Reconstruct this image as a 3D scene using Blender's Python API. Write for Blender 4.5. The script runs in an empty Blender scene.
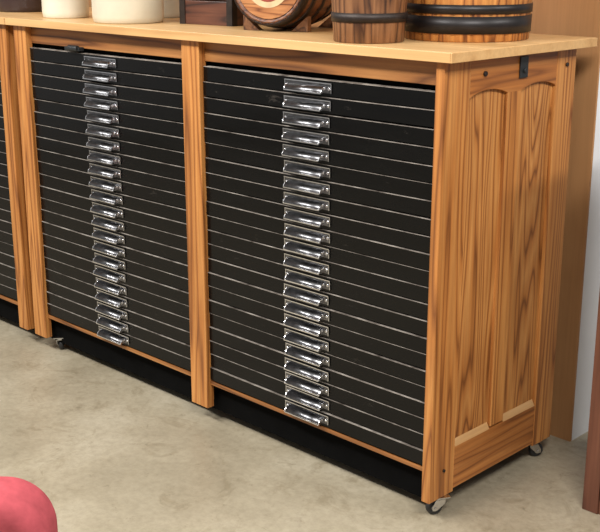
import bpy, bmesh, math, random
from mathutils import Vector, Matrix
random.seed(7)
scene=bpy.context.scene
scene.view_settings.view_transform='Standard'

def srgb(r,g,b):
    f=lambda c:(c/255/12.92 if c/255<=.04045 else ((c/255+.055)/1.055)**2.4)
    return (f(r),f(g),f(b),1)

# ---------------------------------------------------------------- materials
def newmat(name):
    m=bpy.data.materials.new(name); m.use_nodes=True
    nt=m.node_tree; b=nt.nodes['Principled BSDF']
    return m,nt,b
def ramp(nt,stops):
    r=nt.nodes.new('ShaderNodeValToRGB'); cr=r.color_ramp
    while len(cr.elements)<len(stops): cr.elements.new(.5)
    for e,(p,c) in zip(cr.elements,stops): e.position=p; e.color=c
    return r
def mixc(nt,mode,fac,a,b):
    m=nt.nodes.new('ShaderNodeMix'); m.data_type='RGBA'; m.blend_type=mode
    if isinstance(fac,float): m.inputs[0].default_value=fac
    else: nt.links.new(fac,m.inputs[0])
    for i,s in ((6,a),(7,b)):
        if isinstance(s,tuple): m.inputs[i].default_value=s
        else: nt.links.new(s,m.inputs[i])
    return m.outputs[2]
def noise(nt,vec,scale,detail=3,rough=.5,dist=0):
    n=nt.nodes.new('ShaderNodeTexNoise'); n.inputs['Scale'].default_value=scale
    n.inputs['Detail'].default_value=detail; n.inputs['Roughness'].default_value=rough
    n.inputs['Distortion'].default_value=dist
    nt.links.new(vec,n.inputs['Vector']); return n
def mapping(nt,scale,loc=(0,0,0)):
    tc=nt.nodes.new('ShaderNodeTexCoord'); mp=nt.nodes.new('ShaderNodeMapping')
    mp.inputs['Scale'].default_value=scale; mp.inputs['Location'].default_value=loc
    nt.links.new(tc.outputs['Object'],mp.inputs['Vector']); return mp.outputs[0]
def wood(name,dark,mid,light,axis='Z',rings=16,scale=4.5,rough=.45,stretch=.09,loc=(0,0,0),streak=.6,ringfac=1.0,blotch=.6):
    m,nt,b=newmat(name)
    i='XYZ'.index(axis)
    s=[1,1,1]; s[i]=stretch
    v=mapping(nt,s,loc)
    n=noise(nt,v,scale,3,.5)
    mul=nt.nodes.new('ShaderNodeMath'); mul.operation='MULTIPLY'; mul.inputs[1].default_value=rings
    nt.links.new(n.outputs[0],mul.inputs[0])
    fr=nt.nodes.new('ShaderNodeMath'); fr.operation='FRACT'; nt.links.new(mul.outputs[0],fr.inputs[0])
    r=ramp(nt,[(0,dark),(.14,mid),(.5,light),(.84,mid),(1,dark)])
    nt.links.new(fr.outputs[0],r.inputs[0])
    c=mixc(nt,'MIX',ringfac,mid,r.outputs[0])
    s2=[1,1,1]; s2[i]=.025
    v2=mapping(nt,s2,loc)
    n2=noise(nt,v2,110,3,.65)
    r2=ramp(nt,[(.3,(.48,.43,.4,1)),(.62,(1,1,1,1))]); nt.links.new(n2.outputs[0],r2.inputs[0])
    c=mixc(nt,'MULTIPLY',streak,c,r2.outputs[0])
    s3=[1,1,1]; s3[i]=.35
    v3=mapping(nt,s3,loc)
    n3=noise(nt,v3,5,5,.65)
    r3=ramp(nt,[(.3,(.64,.57,.52,1)),(.58,(1.0,1.0,1.0,1))]); nt.links.new(n3.outputs[0],r3.inputs[0])
    c=mixc(nt,'MULTIPLY',blotch,c,r3.outputs[0])
    nt.links.new(c,b.inputs['Base Color'])
    b.inputs['Roughness'].default_value=rough
    bp=nt.nodes.new('ShaderNodeBump'); bp.inputs['Strength'].default_value=.12; bp.inputs['Distance'].default_value=.002
    nt.links.new(n2.outputs[0],bp.inputs['Height']); nt.links.new(bp.outputs[0],b.inputs['Normal'])
    return m
def plain(name,col,rough=.5,metal=0,var=.15,scale=20,bump=0,spec=.5):
    m,nt,b=newmat(name)
    v=mapping(nt,(1,1,1)); n=noise(nt,v,scale,4,.6)
    d=tuple(c*(1-var) for c in col[:3])+(1,); l=tuple(min(1,c*(1+var)) for c in col[:3])+(1,)
    r=ramp(nt,[(.3,d),(.7,l)]); nt.links.new(n.outputs[0],r.inputs[0])
    nt.links.new(r.outputs[0],b.inputs['Base Color'])
    b.inputs['Roughness'].default_value=rough; b.inputs['Metallic'].default_value=metal
    b.inputs['Specular IOR Level'].default_value=spec
    if bump:
        bp=nt.nodes.new('ShaderNodeBump'); bp.inputs['Strength'].default_value=bump; bp.inputs['Distance'].default_value=.002
        nt.links.new(n.outputs[0],bp.inputs['Height']); nt.links.new(bp.outputs[0],b.inputs['Normal'])
    return m

W_D,W_M,W_L=srgb(124,72,32),srgb(188,122,60),srgb(208,146,80)
M_woodZ=wood('wood_vertical',W_D,W_M,W_L,'Z',rings=24,stretch=.05,ringfac=.85)
M_woodY=wood('wood_depth',W_D,srgb(176,110,52),srgb(194,130,68),'Y',loc=(3,1,2),rings=20,stretch=.07,ringfac=.8)
M_woodX=wood('wood_horizontal',srgb(104,62,30),srgb(156,102,54),srgb(176,122,68),'X',loc=(1,5,2),stretch=.05)
M_panel=wood('wood_panel',srgb(118,68,30),srgb(184,120,60),srgb(206,146,82),'Z',rings=34,scale=4.5,stretch=.075,loc=(7,2,9),ringfac=.9)
M_top=wood('wood_top',srgb(184,142,90),srgb(206,166,112),srgb(214,176,124),'X',rings=7,scale=4,rough=.36,loc=(2,8,1),streak=.18,stretch=.03,ringfac=.7,blotch=.3)
M_sill=wood('wood_sill_highlight',srgb(180,130,80),srgb(206,162,108),srgb(220,180,130),'Y',streak=.3,ringfac=.4)  # paler wood paints the bevel highlight at the foot of each side panel
M_plyedge=wood('ply_edge',srgb(176,130,78),srgb(206,162,106),srgb(218,178,122),'X',rings=5,scale=6,streak=.25,ringfac=.5,blotch=.3)
def black_paint():
    m,nt,b=newmat('drawer_black')
    v=mapping(nt,(.35,1,1)); n=noise(nt,v,26,6,.75,.4)
    r=ramp(nt,[(.64,(.0026,.0025,.0024,1)),(.72,(.030,.026,.022,1)),(.80,(.10,.085,.07,1))])
    nt.links.new(n.outputs[0],r.inputs[0]); nt.links.new(r.outputs[0],b.inputs['Base Color'])
    v2=mapping(nt,(.2,1,1)); n2=noise(nt,v2,9,5,.7)
    r2=ramp(nt,[(.35,(.14,)*3+(1,)),(.65,(.32,)*3+(1,))]); nt.links.new(n2.outputs[0],r2.inputs[0])
    nt.links.new(r2.outputs[0],b.inputs['Roughness'])
    b.inputs['Specular IOR Level'].default_value=.25
    return m
M_black=black_paint()
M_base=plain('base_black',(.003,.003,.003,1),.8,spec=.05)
def worn_lit_edge():
    m,nt,b=newmat('drawer_worn_lit_edge')
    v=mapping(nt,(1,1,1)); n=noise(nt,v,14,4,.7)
    r=ramp(nt,[(.32,srgb(62,54,48)),(.48,srgb(128,120,112)),(.7,srgb(176,168,158))])  # greys mix edge wear with painted light caught along the drawer tops
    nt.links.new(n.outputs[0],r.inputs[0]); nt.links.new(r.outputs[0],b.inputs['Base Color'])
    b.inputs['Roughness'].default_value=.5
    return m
M_edge=worn_lit_edge()
M_steel=plain('pull_steel',srgb(118,118,120),.30,1,.4,60)
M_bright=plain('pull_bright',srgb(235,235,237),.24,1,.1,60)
M_chrome=plain('chrome',srgb(200,200,200),.2,1,.1,40)
M_rubber=plain('rubber_black',(.015,.015,.015,1),.5)
M_iron=plain('hoop_iron',srgb(48,40,36),.5,.5,.35,30,.2)
M_tag=plain('black_tag',(.015,.017,.018,1),.4)

# ---------------------------------------------------------------- mesh helpers
def box(bm,x0,x1,y0,y1,z0,z1,mi=0):
    vs=[bm.verts.new(p) for p in [(x0,y0,z0),(x1,y0,z0),(x1,y1,z0),(x0,y1,z0),(x0,y0,z1),(x1,y0,z1),(x1,y1,z1),(x0,y1,z1)]]
    fs=[(0,3,2,1),(4,5,6,7),(0,1,5,4),(1,2,6,5),(2,3,7,6),(3,0,4,7)]
    for f in fs:
        fc=bm.faces.new([vs[i] for i in f]); fc.material_index=mi
    return vs
def prism(bm,pts,a,b,fn,mi=0,smooth=False):
    A=[bm.verts.new(fn(p[0],p[1],a)) for p in pts]; B=[bm.verts.new(fn(p[0],p[1],b)) for p in pts]
    n=len(pts); fl=[]
    fl.append(bm.faces.new(A)); fl.append(bm.faces.new(B[::-1]))
    for i in range(n):
        f=bm.faces.new([A[i],B[i],B[(i+1)%n],A[(i+1)%n]]); f.smooth=smooth; fl.append(f)
    for f in fl: f.material_index=mi
def obj(name,bm,mats,parent=None,bevel=0,loc=None,rot=None,smooth=False,seg=2):
    bmesh.ops.recalc_face_normals(bm,faces=bm.faces)
    me=bpy.data.meshes.new(name); bm.to_mesh(me); bm.free()
    for m in mats: me.materials.append(m)
    o=bpy.data.objects.new(name,me); scene.collection.objects.link(o)
    if smooth:
        for p in me.polygons: p.use_smooth=True
    if bevel:
        md=o.modifiers.new('bevel','BEVEL'); md.width=bevel; md.segments=seg; md.limit_method='ANGLE'
    if parent: o.parent=parent
    if loc: o.location=loc
    if rot: o.rotation_euler=rot
    return o
def empty(name,loc=(0,0,0),rot=(0,0,0)):
    e=bpy.data.objects.new(name,None); e.empty_display_size=.1; e.location=loc; e.rotation_euler=rot
    scene.collection.objects.link(e); return e
def lathe(bm,prof,seg=48,mi=0,fr=None,center=(0,0,0),smooth=True,closed=False):
    rings=[]
    for r,z in prof:
        ring=[]
        for k in range(seg):
            a=2*math.pi*k/seg; rr=r*(fr(k,a) if fr else 1)
            ring.append(bm.verts.new((center[0]+rr*math.cos(a),center[1]+rr*math.sin(a),center[2]+z)))
        rings.append(ring)
    n=len(rings)
    for j in range(n if closed else n-1):
        A=rings[j];B=rings[(j+1)%n]
        for k in range(seg):
            f=bm.faces.new([A[k],A[(k+1)%seg],B[(k+1)%seg],B[k]]); f.material_index=mi; f.smooth=smooth
    if not closed:
        for R in (rings[0],rings[-1]):
            f=bm.faces.new(R); f.material_index=mi
def cyl(bm,c,axis,r,h,seg=20,mi=0,bev=0):
    ax=Vector(axis).normalized(); q=Vector((0,0,1)).rotation_difference(ax).to_matrix()
    prof=[(r-bev,-h/2),(r,-h/2+bev),(r,h/2-bev),(r-bev,h/2)] if bev else [(r,-h/2),(r,h/2)]
    old=set(bm.verts)
    lathe(bm,prof,seg,mi)
    for v in bm.verts:
        if v not in old: v.co=q@v.co+Vector(c)

# ---------------------------------------------------------------- casters
def caster(name,x,y,ztop,parent,ang=0.5):
    bm=bmesh.new()
    r=.021
    box(bm,-.024,.024,-.02,.02,ztop-.003,ztop,0)
    cyl(bm,(0,0,ztop-.007),(0,0,1),.014,.008,20,0)
    for s in (-1,1):
        xs=s*.0135
        pts=[(-.012,ztop-.010),(.014,ztop-.010),(.026,r+.004),(.024,r-.006),(.012,r-.006),(-.008,ztop-.022)]
        prism(bm,pts,xs-.001,xs+.001,lambda p,q,t:(t,p,q),0)
    box(bm,-.0145,.0145,-.012,.014,ztop-.012,ztop-.0095,0)
    cyl(bm,(0,.016,r),(1,0,0),r,.018,28,1,.004)
    cyl(bm,(0,.016,r),(1,0,0),.009,.022,16,0)
    cyl(bm,(0,.016,r),(1,0,0),.004,.034,12,0)
    return obj(name,bm,[M_chrome,M_rubber],parent,loc=(x,y,0),rot=(0,0,ang))

ZB=.055; ZT=1.160; ST=.023
DZ0,DZ1=.147,1.090; ND=22

def pull(bm,xc,y,zc):
    w=.083
    box(bm,xc-w,xc+w,y-.0015,y,zc-.0125,zc+.013,0)
    box(bm,xc-w,xc+w,y-.004,y-.0015,zc+.0110,zc+.0132,1)
    box(bm,xc-w,xc-w+.002,y-.003,y-.0015,zc-.0125,zc+.0110,1)
    box(bm,xc+w-.002,xc+w,y-.003,y-.0015,zc-.0125,zc+.0110,1)
    outer=[];inner=[]
    for k in range(8):
        a=math.radians(95-k*100/7)
        outer.append((y-.002-.021*math.cos(a), zc-.009+.0138*math.sin(a)))
        inner.append((y-.002-.0188*math.cos(a), zc-.009+.0116*math.sin(a)))
    pts=outer+inner[::-1]
    prism(bm,pts,xc-.064,xc+.064,lambda p,q,t:(t,p,q),0,True)
    cheek=[(y-.002,zc-.010)]+outer
    for s in (-1,1):
        prism(bm,cheek,xc+s*.064,xc+s*.067,lambda p,q,t:(t,p,q),1)
    yl=outer[-1][0]
    box(bm,xc-.066,xc+.066,yl-.0014,yl+.0024,zc-.0126,zc-.0097,1)
    for s in (-1,1):
        cyl(bm,(xc+s*.0750,y-.003,zc-.001),(0,1,0),.0042,.003,12,1,.001)

def bank(parent,x0,x1,tag,yf=.004):
    pitch=(DZ1-DZ0)/ND
    bm=bmesh.new(); bh=bmesh.new()
    for i in range(ND):
        z1=DZ1-i*pitch; z0=z1-pitch
        dy=random.uniform(-.0018,.0018); a=random.uniform(-.0013,.0013); b_=random.uniform(-.0013,.0013)
        y=yf+dy
        sag=random.uniform(.0004,.0018)
        N=8
        xs=[x0+.002+(x1-x0-.004)*k/N for k in range(N+1)]
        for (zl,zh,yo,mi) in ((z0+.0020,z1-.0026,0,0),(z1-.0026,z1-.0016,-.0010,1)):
            cols=[]
            for k,x in enumerate(xs):
                t=k/N; o=a*(1-t)+b_*t - sag*4*t*(1-t)
                cols.append([bm.verts.new(p) for p in ((x,y+yo,zl+o),(x,y+yo,zh+o),(x,y+.02,zh+o),(x,y+.02,zl+o))])
            for k in range(N):
                A=cols[k];B=cols[k+1]
                for j in range(4):
                    f=bm.faces.new([A[j],B[j],B[(j+1)%4],A[(j+1)%4]]); f.material_index=mi
            for C in (cols[0],cols[-1]):
                f=bm.faces.new(C); f.material_index=mi
        pull(bh,(x0+x1)/2-.004+random.uniform(-.003,.003),y-.0008,(z0+z1)/2-.001)
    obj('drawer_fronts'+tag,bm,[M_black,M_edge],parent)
    obj('drawer_pulls'+tag,bh,[M_steel,M_bright],parent)

def cabinet(name,ox,width,posts,cast,D=.551):
    P=empty(name,(ox,0,0))
    bm=bmesh.new()
    for (a,b) in posts:
        if b>=-.001: continue
        box(bm,a,b,-.010,.016,ZB,ZT)
    obj('front_posts',bm,[M_woodZ],P,.002)
    bm=bmesh.new()
    box(bm,-width,-width+.03,.017,D,ZB,ZT)
    for (a,b) in posts[1:-1]:
        box(bm,(a+b)/2-.015,(a+b)/2+.015,.017,D-.01,ZB+.01,ZT)
    obj('partitions',bm,[M_woodZ],P)
    bm=bmesh.new()
    box(bm,-width+.03,-.028,.012,.034,1.102,ZT)
    for k in range(len(posts)-1):
        box(bm,posts[k][1],posts[k+1][0],.002,.03,DZ0-.016,DZ0-.005)
    obj('rails',bm,[M_woodX],P,.0015)
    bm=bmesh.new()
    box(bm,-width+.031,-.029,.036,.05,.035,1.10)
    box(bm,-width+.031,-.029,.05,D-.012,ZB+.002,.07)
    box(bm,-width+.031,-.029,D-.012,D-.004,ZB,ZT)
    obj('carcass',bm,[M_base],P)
    bm=bmesh.new()
    T=.026
    st=.090; mid=.060
    pw=(D-2*st-mid)/2
    box(bm,-T,0,-.010,st,ZB,ZT)
    box(bm,-T,0,D-st,D,ZB,ZT)
    box(bm,-T+.002,-.0008,st+pw,st+pw+mid,ZB+.13,ZT-.05)
    obj('side_stiles',bm,[M_woodZ],P,.002)
    bm=bmesh.new()
    box(bm,-T+.001,-.0006,st,D-st,ZB+.008,ZB+.125)
    pts=[(st,ZT),(st,ZT-.092)]
    for p0 in (st,st+pw+mid):
        for k in range(1,13):
            t=k/13
            pts.append((p0+pw*t, ZT-.092+.015*math.sin(math.pi*t)**.8))
        pts.append((p0+pw,ZT-.092))
        if p0==st: pts.append((st+pw+mid,ZT-.092))
    pts.append((D-st,ZT))
    prism(bm,pts,-T+.001,-.0006,lambda p,q,t:(t,p,q),0)
    obj('side_rails',bm,[M_woodY],P,.0015)
    bm=bmesh.new()
    box(bm,-.024,-.010,st-.005,D-st+.005,ZB+.11,ZT-.06)
    obj('side_panels',bm,[M_panel],P)
    bm=bmesh.new()
    for p0 in (st,st+pw+mid):
        prism(bm,[(-.0102,ZB+.125),(-.001,ZB+.125),(-.0102,ZB+.143)],p0+.003,p0+pw-.003,lambda p,q,t:(p,t,q),0)
    obj('panel_sills',bm,[M_sill],P)
    bm=bmesh.new()
    L0=-width-.012; R0=.034
    ys=[-.026,.115,.27,.43,.592]
    for k in range(4):
        box(bm,L0,R0-.004,ys[k]+.0003,ys[k+1]-.0003,ZT,ZT+ST)
    obj('tabletop',bm,[M_top],P,.0015)
    bm=bmesh.new(); box(bm,R0-.004,R0,-.032,.592,ZT,ZT+ST-.0005); box(bm,L0,R0-.0045,-.032,-.0262,ZT,ZT+ST-.0005)
    obj('tabletop_edge',bm,[M_plyedge],P,.001)
    for k in range(len(posts)-1):
        bank(P,posts[k][1],posts[k+1][0],'_%d'%(k+1))
    for i,(x,y,a) in enumerate(cast):
        caster('caster_%d'%(i+1),x,y,ZB,P,a)
    return P

D=.551
cab=cabinet('type_case_cabinet',0,1.818,[(-1.818,-1.744),(-.930,-.854),(-.026,0)],
   ((-.016,.056,2.6),(-.030,D-.05,-.5),(-1.728,.040,.9),(-1.76,D-.05,.3)))
nb=cabinet('type_case_cabinet',-1.868,.93,[(-.93,-.88),(-.045,0)],
   ((-.06,.14,2.2),(-.035,D-.06,-.5),(-.83,.05,.9),(-.87,D-.05,.3)))
bm=bmesh.new(); box(bm,-.056,-.0265,-.010,.016,ZB,ZT); obj('post_cover',bm,[M_woodZ],nb,.002)

bm=bmesh.new()
box(bm,0,.004,.288,.322,1.100,1.152); cyl(bm,(.006,.305,1.118),(1,0,0),.006,.006,14)
obj('side_tag',bm,[M_tag],cab,.001)
bm=bmesh.new()
cyl(bm,(.002,.145,1.122),(1,0,0),.006,.005,14); cyl(bm,(.002,.505,1.118),(1,0,0),.005,.005,14); cyl(bm,(.002,.045,.13),(1,0,0),.004,.004,14)
obj('side_bolts',bm,[M_iron],cab)
bm=bmesh.new()
box(bm,-1.52,-1.44,-.008,.012,1.094,1.106)
cyl(bm,(-1.47,-.008,1.102),(1,0,0),.010,.05,12,0,.002)
obj('front_latch',bm,[M_tag],cab,.002)

# ---------------------------------------------------------------- floor & walls
def floor_mat():
    m,nt,b=newmat('concrete_floor')
    v=mapping(nt,(1,1,1))
    n=noise(nt,v,2.2,6,.6,.4); n2=noise(nt,v,45,5,.75)
    r=ramp(nt,[(.3,srgb(148,137,115)),(.5,srgb(167,156,133)),(.7,srgb(182,172,150))])
    nt.links.new(n.outputs[0],r.inputs[0])
    r2=ramp(nt,[(.35,(.72,.71,.69,1)),(.6,(1,1,1,1))]); nt.links.new(n2.outputs[0],r2.inputs[0])
    c=mixc(nt,'MULTIPLY',.65,r.outputs[0],r2.outputs[0])
    n3=noise(nt,v,5,6,.75,1.5)
    r3=ramp(nt,[(.36,(.64,.60,.53,1)),(.47,(1,1,1,1))]); nt.links.new(n3.outputs[0],r3.inputs[0])
    c=mixc(nt,'MULTIPLY',.55,c,r3.outputs[0])
    n4=noise(nt,v,16,5,.8,.5)
    r4=ramp(nt,[(.33,(.55,.52,.46,1)),(.39,(1,1,1,1))]); nt.links.new(n4.outputs[0],r4.inputs[0])
    c=mixc(nt,'MULTIPLY',.55,c,r4.outputs[0])
    nt.links.new(c,b.inputs['Base Color'])
    rr=ramp(nt,[(.3,(.34,)*3+(1,)),(.7,(.5,)*3+(1,))]); nt.links.new(n.outputs[0],rr.inputs[0])
    nt.links.new(rr.outputs[0],b.inputs['Roughness'])
    return m
bm=bmesh.new(); box(bm,-6,5,-5,4,-.05,0); obj('floor',bm,[floor_mat()])
M_board=wood('hardboard',srgb(168,118,72),srgb(186,136,88),srgb(194,146,96),'Z',rings=2,scale=3,rough=.6,stretch=.4,streak=.2,ringfac=.4,blotch=.3)
M_white=plain('white_paint',srgb(232,233,234),.5,0,.03,4)
bm=bmesh.new()
box(bm,-4.5,0,.667,.675,0,2.4,0)
box(bm,-4.5,0,.676,1.05,0,2.4,1)
obj('wall_back',bm,[M_board,M_white])

# dark cabinet right
M_dk=wood('wood_walnut',srgb(84,48,34),srgb(106,64,46),srgb(118,74,54),'Z',rings=6)
P=empty('wooden_dresser',(.236,.334,0))
bm=bmesh.new()
box(bm,0,.045,0,.42,0,1.00); box(bm,.755,.80,0,.42,0,1.0); box(bm,-.0,.80,-.0,.42,1.001,1.025)
box(bm,.045,.755,.40,.42,.05,1.0)
box(bm,.045,.755,.004,.40,.0,.04)
obj('carcass',bm,[M_dk],P,.002)
bm=bmesh.new()
for k in range(4):
    z=.045+k*.238; box(bm,.048,.752,-.002,.38,z,z+.231)
obj('drawers',bm,[M_dk],P,.003)
bm=bmesh.new()
for k in range(4):
    for x in (.2,.6): cyl(bm,(x,-.012,.045+k*.238+.11),(0,1,0),.014,.02,16,0,.004)
obj('knobs',bm,[M_iron],P)

# ---------------------------------------------------------------- items on top
TZ=ZT+ST
def crock(name,x,y,r,h,col,ears=True):
    bm=bmesh.new()
    prof=[(r*.93,0),(r*.97,.004),(r,.02),(r*1.0,h*.5),(r,h*.86),(r*.98,h*.9),(r*1.05,h*.915),(r*1.06,h*.95),(r*1.05,h*.99),(r*1.0,h),(r*.92,h*.995),(r*.9,h*.9),(r*.9,h*.1),(r*.85,.02)]
    lathe(bm,prof,56)
    if ears:
        for s in (-1,1):
            pts=[]
            for k in range(9):
                a=math.pi*k/8; pts.append((s*(r*.98+.022*math.sin(a)),.03*math.cos(a)))
            prism(bm,pts,h*.72,h*.76,lambda p,q,t:(p,q,t),0,True)
    return obj(name,bm,[plain(name+'_glaze',col,.28,0,.07,9)],loc=(x,y,TZ))
crock('stoneware_crock',-1.345,.120,.112,.30,srgb(200,192,170))
crock('stoneware_crock',-1.700,.125,.078,.26,srgb(206,200,182),False)
crock('stoneware_crock',-1.49,.375,.085,.27,srgb(184,178,158),False)
crock('brown_glazed_jug',-2.15,.24,.10,.27,srgb(52,38,36),False)

def staved(name,x,y,rb,rt,h,hoops,mats,nst=20):
    P=empty(name,(x,y,TZ))
    bm=bmesh.new()
    per=6
    def fr(k,a): return .982 if k%per==0 else 1.0
    rr=lambda z: rb+(rt-rb)*z/h
    prof=[(rb-.003,0),(rb,.003)]+[(rr(h*t),h*t) for t in (.25,.5,.75,1)]+[(rt-.016,h),(rb-.016,.03)]
    lathe(bm,prof,nst*per,0,fr)
    obj('staves',bm,[mats[0]],P)
    bm=bmesh.new()
    for (z0,z1) in hoops:
        lathe(bm,[(rr(z0)-.004,z0),(rr(z0)+.0028,z0),(rr(z1)+.0028,z1),(rr(z1)-.004,z1)],64,0,closed=True)
    obj('hoops',bm,[mats[1]],P)
    bm=bmesh.new()
    pts=[(rt*math.cos(math.pi*k/24)*1.03,h*.93+rt*.95*math.sin(math.pi*k/24)) for k in range(25)]
    for k in range(24):
        a=Vector((pts[k][0],0,pts[k][1])); b=Vector((pts[k+1][0],0,pts[k+1][1]))
        cyl(bm,(a+b)/2,(b-a),.003,(b-a).length*1.1,8)
    obj('bail_handle',bm,[mats[1]],P,rot=(0,0,.5))
    return P
M_bk=wood('bucket_wood',srgb(62,36,20),srgb(114,74,44),srgb(142,98,62),'Z',rings=10,scale=12)
M_tub=wood('tub_wood',srgb(110,60,24),srgb(176,110,50),srgb(200,136,68),'Z',rings=10,scale=10)
M_blackhoop=plain('hoop_black',srgb(30,26,26),.42,.3,.3,30)
staved('wooden_bucket',-.312,.086,.088,.102,.24,[(.050,.072),(.17,.19)],(M_bk,M_iron),18)
staved('wooden_tub',-.205,.345,.160,.168,.26,[(.020,.062),(.068,.090),(.19,.21)],(M_tub,M_blackhoop),22)

def keg(name,x,y,axis2,rh,rm,L):
    ang=math.atan2(axis2[1],axis2[0])
    P=empty(name,(x,y,TZ+rm+.0035))
    P.rotation_euler=(0,math.pi/2,ang)
    bm=bmesh.new(); n=14
    R=lambda t: rh+(rm-rh)*(1-(2*t-1)**2)
    prof=[(rh-.014,-L/2+.012),(rh-.010,-L/2)]+[(R(k/n),-L/2+L*k/n) for k in range(n+1)]+[(rh-.010,L/2),(rh-.014,L/2-.012)]
    lathe(bm,prof,120,0,lambda k,a:.985 if k%6==0 else 1.0)
    obj('staves',bm,[M_keg],P)
    bm=bmesh.new()
    for s in (-1,1):
        z=s*(L/2-.010)
        for k in range(5):
            w=2*(rh-.014)/5; a0=-(rh-.014)+k*w+.0006; a1=a0+w-.0012
            rr=rh-.014; pts=[]
            for j in range(7):
                u=a0+(a1-a0)*j/6; pts.append((u,math.sqrt(max(0,rr*rr-u*u))))
            for j in range(6,-1,-1):
                u=a0+(a1-a0)*j/6; pts.append((u,-math.sqrt(max(0,rr*rr-u*u))-1e-5))
            prism(bm,pts,z-.006,z+.006,lambda p,q,t:(p,q,t),0)
    obj('heads',bm,[M_keghead],P)
    bm=bmesh.new(); cyl(bm,(0,0,-L/2+.0035),(0,0,1),.068,.001,48,0); cyl(bm,(0,0,-L/2+.0028),(0,0,1),.052,.001,48,1); cyl(bm,(0,0,-L/2+.0021),(0,0,1),.030,.001,48,0)
    obj('head_label',bm,[M_cream,M_labred],P)
    bm=bmesh.new()
    for (t0,t1) in ((.0,.10),(.17,.23),(.36,.41),(.59,.64),(.77,.83),(.90,1.0)):
        lathe(bm,[(R(t0)-.004,-L/2+L*t0),(R(t0)+.0025,-L/2+L*t0),(R(t1)+.0025,-L/2+L*t1),(R(t1)-.004,-L/2+L*t1)],64,0,closed=True)
    obj('hoops',bm,[M_iron],P)
    bm=bmesh.new()
    for s in (-1,1):
        for zz in (-L*.3,L*.3):
            prism(bm,[(rm+.0025,s*.05),(rm+.0025,s*.10),(rm*.70,s*.10)],zz-.012,zz+.012,lambda p,q,t:(p,q,t),0)
    obj('chocks',bm,[M_bk],P)
    return P
M_cream=plain('label_cream',srgb(196,170,130),.6,0,.12,40)
M_labred=plain('label_red',srgb(130,52,34),.6,0,.2,40)
M_keg=wood('keg_wood',srgb(66,36,20),srgb(108,64,36),srgb(130,82,48),'Z',rings=8,scale=12)
M_keghead=wood('keg_head_wood',srgb(120,70,38),srgb(166,108,62),srgb(188,130,80),'Y',rings=10,scale=12)
keg('wooden_keg',-.763,.262,(-.334,.943),.112,.130,.30)

P=empty('wooden_crate',(-1.075,.285,TZ),(0,0,.12))
bm=bmesh.new(); w,d,h=.105,.085,.22
for k in range(3):
    z=k*.074
    box(bm,-w,w,-d,-d+.012,z,z+.071); box(bm,-w,w,d-.012,d,z,z+.071)
    box(bm,-w,-w+.012,-d+.0125,d-.0125,z,z+.071); box(bm,w-.012,w,-d+.0125,d-.0125,z,z+.071)
box(bm,-w+.0125,w-.0125,-d+.0125,d-.0125,.002,.012)
M_crate=wood('crate_wood',srgb(44,24,18),srgb(82,46,32),srgb(98,58,40),'X',rings=8,scale=8)
obj('slats',bm,[M_crate],P,.002)
bm=bmesh.new()
for sx in (-1,1):
    for sy in (-1,1):
        box(bm,min(sx*(w-.02),sx*(w+.002)),max(sx*(w-.02),sx*(w+.002)),min(sy*d,sy*(d+.003)),max(sy*d,sy*(d+.003)),.0,h)
        box(bm,min(sx*w,sx*(w+.003)),max(sx*w,sx*(w+.003)),min(sy*(d-.02),sy*d),max(sy*(d-.02),sy*d),.0,h)
obj('corner_straps',bm,[M_iron],P)

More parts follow.
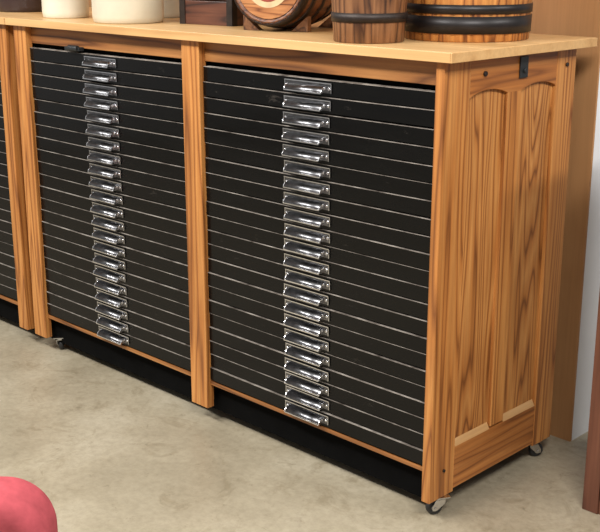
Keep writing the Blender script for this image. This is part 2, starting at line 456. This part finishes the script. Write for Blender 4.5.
# ---------------------------------------------------------------- red chair
P=empty('upholstered_chair',(.305-.014,-1.544-.014,0),(0,0,math.radians(44.5)))
M_red=plain('rose_velvet',srgb(164,74,80),.95,0,.14,60,.3,spec=.1)
def rounded(bm,hw,z0,z1,y0,y1,rc):
    pts=[(-hw,z0),(hw,z0)]
    for k in range(13):
        a=math.pi/2*k/12; pts.append((hw-rc+rc*math.cos(a),z1-rc+rc*math.sin(a)))
    for k in range(13):
        a=math.pi/2+math.pi/2*k/12; pts.append((-hw+rc+rc*math.cos(a),z1-rc+rc*math.sin(a)))
    prism(bm,pts,y0,y1,lambda p,q,t:(p,t,q),0)
bm=bmesh.new(); rounded(bm,.26,.36,.796,-.05,.035,.060)
o=obj('backrest',bm,[M_red],P,.024,seg=6)
for p in o.data.polygons: p.use_smooth=True
bm=bmesh.new(); box(bm,-.26,.26,-.04,.46,.30,.44)
o=obj('seat',bm,[M_red],P,.035,seg=5)
for p in o.data.polygons: p.use_smooth=True
bm=bmesh.new()
for x in (-.22,.22):
    for y in (0,.42):
        lathe(bm,[(.012,0),(.022,.31)],16,0,center=(x,y,0))
obj('legs',bm,[M_dk],P)

# ---------------------------------------------------------------- lights
def area(name,loc,target,sx,sy,power,col=(1,.975,.945)):
    l=bpy.data.lights.new(name,'AREA'); l.shape='RECTANGLE'; l.size=sx; l.size_y=sy; l.energy=power; l.color=col
    o=bpy.data.objects.new(name,l); scene.collection.objects.link(o); o.location=loc
    o.rotation_euler=(Vector(target)-Vector(loc)).to_track_quat('-Z','Y').to_euler(); return o
area('added_side_fill',(1.9,-1.6,3.0),(0,.2,.5),1.2,.4,94)
area('added_side_fill',(-1.0,-2.3,3.0),(-.8,0,.4),1.8,.3,116)
area('added_side_fill',(-3.2,-2.0,3.0),(-2.2,0,.3),1.4,.3,65)
area('added_side_fill',(2.6,.9,3.0),(.2,.7,.6),1.2,.3,52)  # added lamp, unseen, to brighten the white wall end and cabinet side
w=bpy.data.worlds.new('World'); scene.world=w; w.use_nodes=True
w.node_tree.nodes['Background'].inputs[0].default_value=(.96,.95,.94,1)
w.node_tree.nodes['Background'].inputs[1].default_value=.36

# ---------------------------------------------------------------- camera
cam=bpy.data.cameras.new('camera'); co=bpy.data.objects.new('camera',cam); scene.collection.objects.link(co)
cam.sensor_width=36; cam.lens=36*1086/600; cam.clip_start=.05
co.location=(1.500,-1.996,1.400)
th=math.radians(16.2)
al=math.radians(45.5-.09)
fw=Vector((-math.cos(al)*math.cos(th),math.sin(al)*math.cos(th),-math.sin(th)))
co.rotation_euler=fw.to_track_quat('-Z','Y').to_euler()
scene.camera=co
